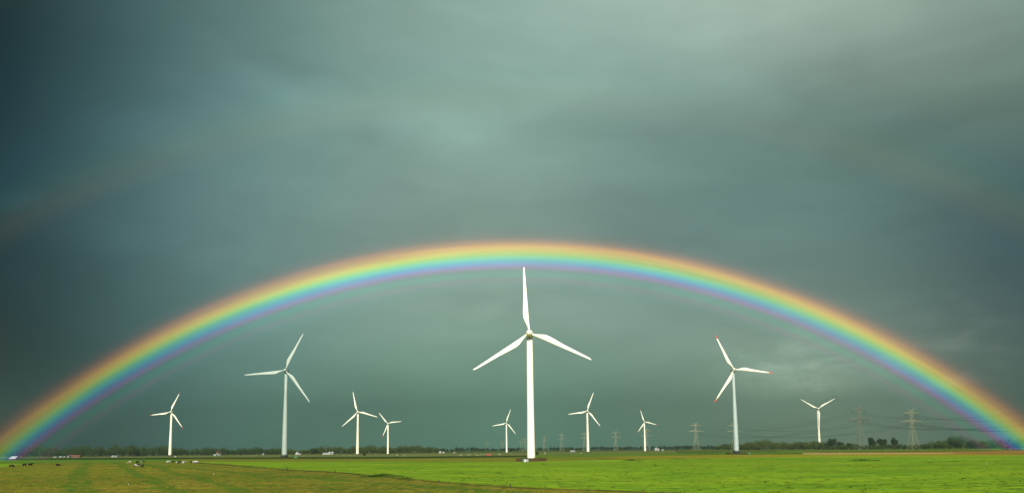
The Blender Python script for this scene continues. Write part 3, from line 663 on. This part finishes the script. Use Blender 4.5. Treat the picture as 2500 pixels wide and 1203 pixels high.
# ------------------------------------------------------------------ houses and farm buildings
def house(px, base_y, d, wpx, hpx, label, wall=M_wallw, roof=M_rooft, roof_frac=.45, gable=False, nwin=3, name='farmhouse', cat='house', hip=0.0, dep=9, chim=True, rot=0.0, lean=None):
    p = gd(px, d); s_ = d/F; w, h = wpx*s_, hpx*s_; t_ = empty(name, p, label, cat, 'farm buildings along the horizon', rot)
    hw = h*(1-roof_frac); x = w/2
    b = MB(); b.box(-x, x, 0, dep, -.1, hw)
    if gable:
        b.add([(-x, .01, hw), (x, .01, hw), (0, .01, h-.05), (-x, dep-.01, hw), (x, dep-.01, hw), (0, dep-.01, h-.05)], [(0,1,2), (4,3,5)])
    else:
        b.add([(-x+.01, 0, hw), (-x+.01, dep, hw), (-x+.01, dep/2, h-.05), (x-.01, 0, hw), (x-.01, dep, hw), (x-.01, dep/2, h-.05)], [(1,0,2), (3,4,5)])
    b.build('wall', wall, t_)
    b = MB(); e = .35; th = .25
    if gable:
        for s2 in (-1, 1):
            V = [(s2*(x+e), -e, hw-.1), (s2*(x+e), dep+e, hw-.1), (0, dep+e, h), (0, -e, h)]
            b.add(V + [(q[0], q[1], q[2]+th) for q in V], [(0,1,2,3), (4,7,6,5), (0,4,5,1), (1,5,6,2), (2,6,7,3), (3,7,4,0)])
    else:
        for y0, y1 in ((-e, dep/2), (dep+e, dep/2)):
            V = [(-x-e, y0, hw-.1), (x+e, y0, hw-.1), (x+e-hip*w, y1, h), (-x-e+hip*w, y1, h)]
            b.add(V + [(q[0], q[1], q[2]+th) for q in V], [(0,1,2,3), (4,7,6,5), (0,4,5,1), (1,5,6,2), (2,6,7,3), (3,7,4,0)])
    ro = b.build('roof', roof, t_)
    if chim:
        b = MB(); b.box(x*.45, x*.45+.8, dep/2-.4, dep/2+.4, h-.6, h+1.0); b.build('chimney', M_brick, ro)
    for k_ in range(nwin):
        xx = -x + w*(k_+.5)/nwin; ww = min(.7, w/nwin*.28)
        if k_ == nwin//2 and nwin > 1:
            b = MB(); b.box(xx-ww*.8, xx+ww*.8, -.06, .02, 0, min(2.2, hw*.85)); b.build('door', M_dgreen, t_)
        else:
            b = MB(); b.box(xx-ww, xx+ww, -.05, .02, hw*.35, hw*.8); b.build('window', M_glass, t_)
    return t_
house(30, 1115, 1300, 15, 6.5, 'grey barn with a big pale sloping roof at the left foot of the rainbow', M_wallg, M_roofw, .8, name='barn', cat='barn', dep=14, chim=False, nwin=2, hip=.06)
house(180, 1113, 1750, 29, 5.6, 'long low red brick barn in front of the left wood', M_brick, M_rooft, .5, name='barn', cat='barn', nwin=7, chim=False)
house(166, 1113, 1740, 2.6, 4.6, 'narrow white gable house touching the long red barn', M_wallw, M_roofg, .4, True, 1, chim=False)
house(134, 1112, 1800, 7, 3, 'low white shed left of the long red barn', M_wallw, M_roofg, .5, name='shed', cat='shed', nwin=2, chim=False)
house(147, 1112, 1800, 5, 3.2, 'pale low shed between two others left of the red barn', M_wallg, M_roofw, .5, name='shed', cat='shed', nwin=2, chim=False)
house(156, 1112, 1800, 3, 2.6, 'tiny white shed nearest the long red barn on its left', M_wallw, M_roofw, .5, name='shed', cat='shed', nwin=1, chim=False)
house(267, 1106, 2045, 4.5, 9, 'white house end showing high among the left wood', M_wallw, M_roofg, .35, True, 2)
house(275, 1113, 1700, 6, 3.6, 'white shed in front of the wood, left of its twin', M_wallw, M_roofw, .4, name='shed', cat='shed', nwin=1, chim=False)
house(283, 1113, 1700, 5.5, 3.8, 'white shed in front of the wood, right of its twin', M_wallw, M_roofg, .4, name='shed', cat='shed', nwin=1, chim=False)
house(533, 1110, 2190, 11, 10, 'white house with a red roof in the wood left of the grey turbine', M_wallw, M_rooft, .5, nwin=3)
house(524, 1112, 1900, 6, 3.6, 'low grey shed in front of the red roofed house', M_wallg, M_roofw, .5, name='shed', cat='shed', nwin=2, chim=False)
house(642, 1109.5, 2000, 3, 4.5, 'narrow white house at the wood edge left of the grey turbine', M_wallw, M_roofg, .4, True, 1, chim=False)
house(725, 1110, 1900, 8, 7.5, 'white gabled house right of the grey turbine', M_wallw, M_roofg, .5, True, 3)
house(732, 1110, 1880, 4, 3.2, 'little white shed beside the white gabled house', M_wallw, M_roofw, .5, name='shed', cat='shed', nwin=1, chim=False)
house(796, 1108.5, 1900, 16, 4, 'long white wing of the farm left of two white turbines', M_wallw, M_roofw, .45, nwin=5, name='barn', cat='barn', chim=False)
house(804, 1108.5, 1895, 5.5, 7.2, 'white gable of the farm, left one of the pair beside the long wing', M_wallw, M_roofw, .45, True, 2, chim=False)
house(811, 1108.5, 1890, 4.5, 7.5, 'white gable at the right end of the long white farm', M_wallw, M_roofw, .45, True, 2, chim=False)
house(1074.5, 1107.5, 2000, 6, 5.4, 'white farmhouse with a steep gable at the right end of the olive wood', M_wallw, M_roofw, .6, True, 2, chim=False)
house(1082.5, 1107.5, 2000, 4, 4, 'small white shed right of the steep gabled farmhouse', M_wallw, M_roofw, .5, True, 1, name='shed', cat='shed', chim=False)
house(1109, 1107, 2000, 4, 2.4, 'low white shed alone right of the olive wood', M_wallw, M_roofw, .4, name='shed', cat='shed', nwin=1, chim=False)
house(1398, 1104.5, 2000, 11, 3.2, 'low white barn between the middle tower and the mid sized turbine', M_wallw, M_roofw, .4, name='barn', cat='barn', nwin=5, chim=False)
house(1602, 1100.5, 2200, 7, 7, 'pale blue white barn with curved look right of the small red tipped turbine', M_wallw, M_roofw, .45, True, 2, name='barn', cat='barn', chim=False)
house(1607, 1100.5, 2190, 4, 6.2, 'narrow white gable attached right of the pale barn', M_wallw, M_roofw, .45, True, 1, chim=False)
house(1618, 1101, 2200, 4, 2.8, 'small white shed standing apart right of the pale barn', M_wallw, M_roofw, .45, name='shed', cat='shed', nwin=1, chim=False)
house(1861, 1098, 2000, 5, 2.2, 'low pale shed in front of the olive wood right of the red tipped turbine', M_wallg, M_roofw, .45, name='shed', cat='shed', nwin=1, chim=False)
house(1918, 1097, 2000, 6, 2.6, 'low white shed left of the rightmost turbine', M_wallw, M_roofw, .45, name='shed', cat='shed', nwin=2, chim=False)
house(2096.5, 1091, 1600, 4, 2.4, 'tiny white shed at the foot of the dull grey pylon', M_wallw, M_roofw, .45, name='shed', cat='shed', nwin=1, chim=False)
# red farm trailer and marker pole
tp = gp(1193, 1112.2); s_ = tp.y/F
tr_ = empty('farm_trailer', tp, 'low red farm trailer parked on the far pale pasture', 'trailer')
b = MB(); b.box(-6*s_, 6*s_, 0, 2.2, .7, 1.7); b.box(-6*s_, 6*s_, 0, .15, 1.7, 2.1); b.build('trailer_bed', mat('rust_red_paint', (.28, .045, .03), .7, .2, .6), tr_)
for xx in (-4*s_, -2.6*s_, 3*s_):
    b = MB(); b.lathe([(.45, -.2), (.45, .1)], 14, 'y', (xx, 0, .45)); b.build('wheel', M_dgap, tr_)
b = MB(); b.bar((6*s_, 1, .8), (8*s_, 1, .6), .15); b.build('drawbar', M_dgap, tr_)
pp = gp(1330.7, 1108.5); mk = empty('marker_pole', pp, 'thin white marker pole right of the middle turbine', 'pole')
b = MB(); b.lathe([(.28, 0), (.26, zat(1330.7, 1102, pp.y))], 8); b.build('pole', M_wallw, mk)
b = MB(); b.lathe([(.45, -.05), (.4, .35)], 8); b.build('pole_foot', M_boxgrey, mk)

# ------------------------------------------------------------------ animals (one continuous skinned body each)
def skin_mesh(name, nodes, edges, levels=2):
    me = bpy.data.meshes.new(name); me.from_pydata([q[0] for q in nodes], edges, [])
    o = bpy.data.objects.new(name, me); COL.objects.link(o)
    sm = o.modifiers.new('s', 'SKIN'); sm.use_smooth_shade = True
    for i, q in enumerate(nodes):
        r_ = q[1]; me.skin_vertices[0].data[i].radius = (r_, r_) if not isinstance(r_, tuple) else r_
    me.skin_vertices[0].data[0].use_root = True
    ss = o.modifiers.new('u', 'SUBSURF'); ss.levels = levels; ss.render_levels = levels
    dg = bpy.context.evaluated_depsgraph_get(); dg.update()
    out = bpy.data.meshes.new_from_object(o.evaluated_get(dg)); out.name = name
    bpy.data.objects.remove(o); return out
def cow_mesh(pose):
    if pose == 'lie':
        nd = [((0,0,.48),.40),((-.7,0,.46),.34),((.6,0,.50),.36),((.95,0,.78),.20),((1.15,0,1.02),.15),((1.42,0,.95),.12),((1.62,0,.84),.085),
              ((-.98,0,.42),.16),((-1.06,.05,.15),.04),((.75,.3,.2),.13),((1.1,.34,.08),.075),((.75,-.3,.2),.13),((1.05,-.36,.08),.075),((-.6,.42,.18),.16),((-.2,.55,.08),.08),((-.6,-.42,.18),.16),((-.2,-.55,.08),.08),
              ((1.16,.2,1.08),.035),((1.16,-.2,1.08),.035)]
        ed = [(0,1),(0,2),(2,3),(3,4),(4,5),(5,6),(1,7),(7,8),(2,9),(9,10),(2,11),(11,12),(1,13),(13,14),(1,15),(15,16),(4,17),(4,18)]
    else:
        gz = pose == 'graze'
        hd = [((1.02,0,.98),.22),((1.30,0,.62),.16),((1.48,0,.32),.12),((1.56,0,.12),.08)] if gz else [((1.02,0,1.22),.22),((1.28,0,1.38),.16),((1.52,0,1.30),.13),((1.72,0,1.16),.085)]
        nd = [((0,0,.98),.37),((-.62,0,1.04),.32),((.62,0,1.0),.33)] + hd + [((-.92,0,1.12),.14),((-1.02,0,.55),.035),
              ((.62,.2,.66),.14),((.66,.21,.38),.075),((.64,.21,.04),.065),((.62,-.2,.66),.14),((.58,-.21,.38),.075),((.56,-.21,.04),.065),
              ((-.68,.2,.72),.18),((-.84,.21,.44),.085),((-.76,.21,.04),.065),((-.68,-.2,.72),.18),((-.78,-.21,.44),.085),((-.70,-.21,.04),.065),
              (((1.26,.2,.72),.035) if gz else ((1.26,.22,1.44),.035)), (((1.26,-.2,.72),.035) if gz else ((1.26,-.22,1.44),.035)), ((-.42,0,.62),.13)]
        ed = [(0,1),(0,2),(2,3),(3,4),(4,5),(5,6),(1,7),(7,8),(2,9),(9,10),(10,11),(2,12),(12,13),(13,14),(1,15),(15,16),(16,17),(1,18),(18,19),(19,20),(4,21),(4,22),(1,23)]
    return skin_mesh('cow_' + pose, nd, ed)
Mc = bpy.data.materials.new('holstein_hide'); Mc.use_nodes = True; q = NT(Mc.node_tree); bb = q.N['Principled BSDF']
tcx = q.n('ShaderNodeTexCoord'); oi = q.n('ShaderNodeObjectInfo')
vv_ = q.vec('ADD', tcx.outputs['Object'], q.vec('MULTIPLY', oi.outputs['Random'], (37, 53, 71)))
pat = q.smooth(q.math('ADD', q.noise(vv_, 1.1, 1.5), q.smooth(oi.outputs['Color'], 0, 1, -.15, .11)), .50, .515)
q.put(bb.inputs['Base Color'], q.mix(pat, (.006, .0055, .0055), (.42, .40, .36))); bb.inputs['Roughness'].default_value = .9; bb.inputs['Specular IOR Level'].default_value = .05
CM = {k_: cow_mesh(k_) for k_ in ('graze', 'stand', 'lie')}
for me in CM.values(): me.materials.append(Mc)
COWS = [(28,1143,'graze',8,.15,'black cow grazing with a white muzzle, nearest the left edge of the photo'),
 (59,1139.5,'graze',170,.1,'black grazing cow right of the leftmost cow'),
 (74,1139,'stand',70,.1,'black cow seen end on, third from the left edge'),
 (142,1138,'lie',175,0.0,'lone black cow lying on the brown pasture'),
 (317,1131,'graze',175,.6,'white backed black cow at the left of the middle cow group'),
 (334.5,1132.5,'stand',80,.1,'small dark cow seen end on inside the middle cow group'),
 (347.5,1130.5,'graze',35,.35,'black and white cow at the upper right of the middle cow group'),
 (333,1142.5,'stand',55,.55,'black cow with white hind part, lower left of the middle group'),
 (347,1143.5,'stand',95,.2,'black cow seen from behind, lower right of the middle group'),
 (411,1131,'graze',40,.95,'mostly white cow at the left end of the right cow group'),
 (420.5,1129.5,'lie',10,0.0,'small black cow lying right of the leftmost white cow'),
 (433,1133.5,'stand',85,.55,'small pale cow seen end on below the others of the right group'),
 (441,1131,'graze',190,.3,'black cow with white rump in the middle of the right cow group'),
 (449.5,1133,'stand',60,.9,'pale cow standing close behind the black cow with white rump'),
 (468,1130,'lie',5,.05,'black cow lying left of the rightmost white cow'),
 (477.5,1131.5,'graze',20,1.0,'white cow with dark patches at the right end of all the cows')]
for (px, py, pose, rz, wh, lab) in COWS:
    o = link('cow', CM[pose]); p = gp(px, py); o.location = (p.x, p.y, LAYER[0]); o.rotation_euler = (0, 0, R(rz)); o.scale = (1.04,)*3
    o.color = (wh, wh, wh, 1); tag(o, lab, 'cow', 'black and white cows on the pasture')
sh = skin_mesh('sheep', [((0,0,.58),.30),((-.36,0,.58),.27),((.36,0,.58),.26),((.62,0,.60),.13),((.80,0,.42),.09),((.3,.14,.25),.06),((.3,.14,.03),.04),((.3,-.14,.25),.06),((.3,-.14,.03),.04),((-.34,.14,.25),.07),((-.34,.14,.03),.04),((-.34,-.14,.25),.07),((-.34,-.14,.03),.04)],
               [(0,1),(0,2),(2,3),(3,4),(2,5),(5,6),(2,7),(7,8),(1,9),(9,10),(1,11),(11,12)], 1)
sh.materials.append(M_wool)
SHEEP = [(527,1111.6),(537,1112),(580,1112.2),(595,1113),(601,1112.6),(613,1112.8),(620,1112.4),(625,1112),(788,1110.4),(804,1110.2),(822,1110.3),(839,1110.6),(855,1112.6),(867,1111.5),(917,1110),(958,1110),(969,1110.4),(970,1111.4),(985,1113),(989,1110.2),(1123,1112.6),(1127,1110),(1143,1110.5),(1148,1110),(1161,1109.4),(1166,1112.3),(1173.5,1109.2),(1181.5,1110),(1217.5,1109.6),(1221,1109.4),(1247,1106.9),(1419,1107.3),(1785,1100.5),(2013,1096.4),(1983,1097)]
for (px, py) in SHEEP:
    o = link('sheep', sh); p = gp(px, py + .3); o.location = (p.x, p.y, LAYER[0]*.7); o.rotation_euler = (0, 0, random.choice((0, math.pi)) + random.uniform(-.6, .6)); o.scale = (1.05,)*3
    tag(o, 'tiny white sheep grazing on the far pale pasture', 'sheep', 'sheep grazing on the far pasture')
bm_ = skin_mesh('white_heron', [((0,0,.52),.12),((-.22,0,.46),.07),((-.36,0,.42),.03),((.14,0,.64),.06),((.16,0,.82),.035),((.20,0,.94),.04),((.0,.05,.28),.018),((.0,.05,.01),.014),((.0,-.05,.28),.018),((.0,-.05,.01),.014)],
                [(0,1),(1,2),(0,3),(3,4),(4,5),(0,6),(6,7),(0,8),(8,9)], 1)
bm_.materials.append(M_bird)
bk = MB(); bk.bar((.22,0,.94), (.36,0,.92), .035, .008); bkm = bk.mesh('beak'); bkm.materials.append(M_beak)
for (px, py, rz, lab) in ((521.5,1163,20,'white bird standing on the rough pasture below the cows and the grey turbine'),(2409,1138,60,'white bird standing on the bright meadow at the right'),(313.5,1189.5,150,'small white bird low on the rough pasture at the left'),(473.5,1148.5,10,'tiny white bird on the pasture just below the right cow group')):
    o = link('white_bird', bm_); p = gp(px, py); o.location = (p.x, p.y, LAYER[0]); o.rotation_euler = (0, 0, R(rz)); o.scale = (.55 if px > 500 else .36,)*3; tag(o, lab, 'bird', 'white birds on the grass')
    k_ = link('beak', bkm); k_.parent = o

# ------------------------------------------------------------------ fence posts
POSTS = [(542,1133.5,5,'small dark post at the far left end of the fence line'),(595,1138.5,5,'small dark post second from the far end of the fence line'),(646.5,1144.5,7,'dark post just left of the tall one below the grey turbine'),(700.5,1150.5,11.5,'tall dark post below the grey turbine'),(818.5,1155,9,'grey brown post between the tall post and the rush thicket'),(930.5,1165.5,8,'post rising out of the dark rush clump by the ditch'),(1071,1182.5,12,'dark post right of the rush thicket'),(1246.5,1195.5,15.5,'thick dark post nearest below the middle turbine')]
for (px, py, hp, lab) in POSTS:
    p = gp(px, py); h = hp*p.y/F; w = .10 if px < 1000 else .085
    o = empty('fence_post', p, lab, 'post', 'fence posts along the ditch')
    b = MB(); b.lathe([(w*1.15, -.2), (w, h*.6), (w*.9, h*.97), (w*.5, h)], 8); pm = b.build('post', M_post, o); pm.rotation_euler = (random.uniform(-.05, .05), random.uniform(-.05, .05), 0)
    b = MB(); b.box(-w*1.3, w*1.3, -w*1.4, -w*.8, h*.8, h*.86); b.build('wire_clip', M_dgap, pm)
p = gp(1564, 1212); o = empty('fence_post', p, 'leaning reddish post with a dark top at the lower edge', 'post', 'fence posts along the ditch')
h = 19*p.y/F
b = MB(); b.lathe([(.05, -.2), (.045, h*.75)], 8); pm = b.build('post', M_post2, o); pm.rotation_euler = (0, R(20), 0)
b = MB(); b.lathe([(.05, h*.75+.003), (.05, h*.95), (.03, h)], 8); b.build('post_cap', M_post, pm)

# ------------------------------------------------------------------ rainbows: light from the rain curtain, a cone round the antisolar point
def bow_mesh(name, g0, g1, segs, Rd, ng=24, nphi=160):
    e1 = Vector((1, 0, 0)); e2 = e1.cross(ANTI).normalized()
    if e2.z < 0: e2 = -e2
    V = []; Fq = []; UV = []
    for (p0, p1) in segs:
        b0 = len(V)
        for i in range(nphi+1):
            ph = R(p0 + (p1-p0)*i/nphi)
            for j in range(ng+1):
                g = R(g0 + (g1-g0)*j/ng)
                d = ANTI*math.cos(g) + (e1*math.sin(ph) + e2*math.cos(ph))*math.sin(g)
                q = d*Rd + Vector((0, 0, CH))
                if q.z < .3: q.z = .3
                V.append(q); UV.append(((math.degrees(ph)+90)/180, j/ng))
        n = ng+1
        for i in range(nphi):
            for j in range(ng): Fq.append((b0+i*n+j, b0+i*n+j+1, b0+(i+1)*n+j+1, b0+(i+1)*n+j))
    me = bpy.data.meshes.new(name); me.from_pydata([tuple(v) for v in V], [], Fq)
    ul = me.uv_layers.new(name='UVMap')
    for lp in me.loops: ul.data[lp.index].uv = UV[lp.vertex_index]
    return me
def bow_mat(name, g0, g1, stops, along, gain):
    M = bpy.data.materials.new(name); M.use_nodes = True; q = NT(M.node_tree); q.N.clear()
    uv = q.n('ShaderNodeUVMap'); sx = q.n('ShaderNodeSeparateXYZ'); q.L.new(uv.outputs[0], sx.inputs[0])
    st = [((g - g0)/(g1 - g0), c_) for g, c_ in sorted(stops)]
    col = q.ramp(sx.outputs[1], st, 'B_SPLINE')
    a = q.ramp(sx.outputs[0], [((ph+90)/180, (v, v, v)) for ph, v in along])
    a = q.vec('MULTIPLY', a, q.smooth(q.noise(uv.outputs[0], 8, 3, .5), .3, .7, .82, 1.14))
    em = q.n('ShaderNodeEmission'); q.put(em.inputs[0], q.vec('MULTIPLY', col, a)); em.inputs[1].default_value = gain/EX
    tr = q.n('ShaderNodeBsdfTransparent'); ad = q.n('ShaderNodeAddShader'); q.L.new(em.outputs[0], ad.inputs[0]); q.L.new(tr.outputs[0], ad.inputs[1])
    o_ = q.n('ShaderNodeOutputMaterial'); q.L.new(ad.outputs[0], o_.inputs[0]); M.cycles.emission_sampling = 'NONE'
    return M
G0, G1 = 39.2, 43.7
ST = [(39.2,(0,0,0)),(39.45,(.0,.015,.01)),(39.7,(.0,.02,.02)),(39.95,(.065,.015,.055)),(40.15,(.02,.035,.03)),(40.38,(.0,.10,.06)),(40.62,(.01,.04,.04)),(40.85,(.17,.0,.16)),(41.08,(.03,.07,.35)),(41.36,(.0,.34,.34)),(41.68,(.20,.47,.03)),(42.0,(.56,.40,.0)),(42.3,(.50,.20,0)),(42.6,(.26,.052,0)),(42.95,(.045,.003,0)),(43.35,(.01,0,0)),(43.7,(0,0,0))]
ALONG = [(-60,.30),(-52,.33),(-44,.44),(-34,.68),(-22,.92),(-6,.98),(8,.92),(26,.82),(40,.74),(48,.62),(60,.5)]
rb = link('rainbow', bow_mesh('rainbow', G0, G1, [(-60, 60)], 1075, 32, 200), bow_mat('rainbow_light', G0, G1, ST, ALONG, 1.22))
tag(rb, 'bright rainbow arching over all the turbines across the whole view', 'rainbow', 'rainbows')
H0, H1 = 51.0, 56.4
ST2 = [(51.0,(0,0,0)),(51.7,(.024,.008,.0)),(52.5,(.030,.020,.0)),(53.5,(.004,.024,.012)),(54.4,(.0,.010,.02)),(56.4,(0,0,0))]
rb2 = link('outer_rainbow', bow_mesh('outer_rainbow', H0, H1, [(-62, 62)], 1000, 20, 120), bow_mat('outer_rainbow_light', H0, H1, ST2, [(-62,.26),(-48,.40),(-34,.55),(-18,.62),(-4,.42),(12,.36),(26,.42),(40,.7),(62,.6)], 1.3))
tag(rb2, 'faint outer rainbow in the dark cloud above the bright one', 'rainbow', 'rainbows')

# ------------------------------------------------------------------ rain haze
b = MB(); b.box(-7800, 7800, -350, 8800, -1.0, 496)
Mh = bpy.data.materials.new('rain_haze'); Mh.use_nodes = True; q = NT(Mh.node_tree); q.N.clear()
pv = q.n('ShaderNodeVolumePrincipled'); pv.inputs['Color'].default_value = (.285, .440, .365, 1); pv.inputs['Density'].default_value = HAZE_D; pv.inputs['Anisotropy'].default_value = .55
o_ = q.n('ShaderNodeOutputMaterial'); q.L.new(pv.outputs[0], o_.inputs['Volume'])
hz_ = b.build('haze', Mh); tag(hz_, 'thin rain haze over the polder', 'haze', kind='stuff')
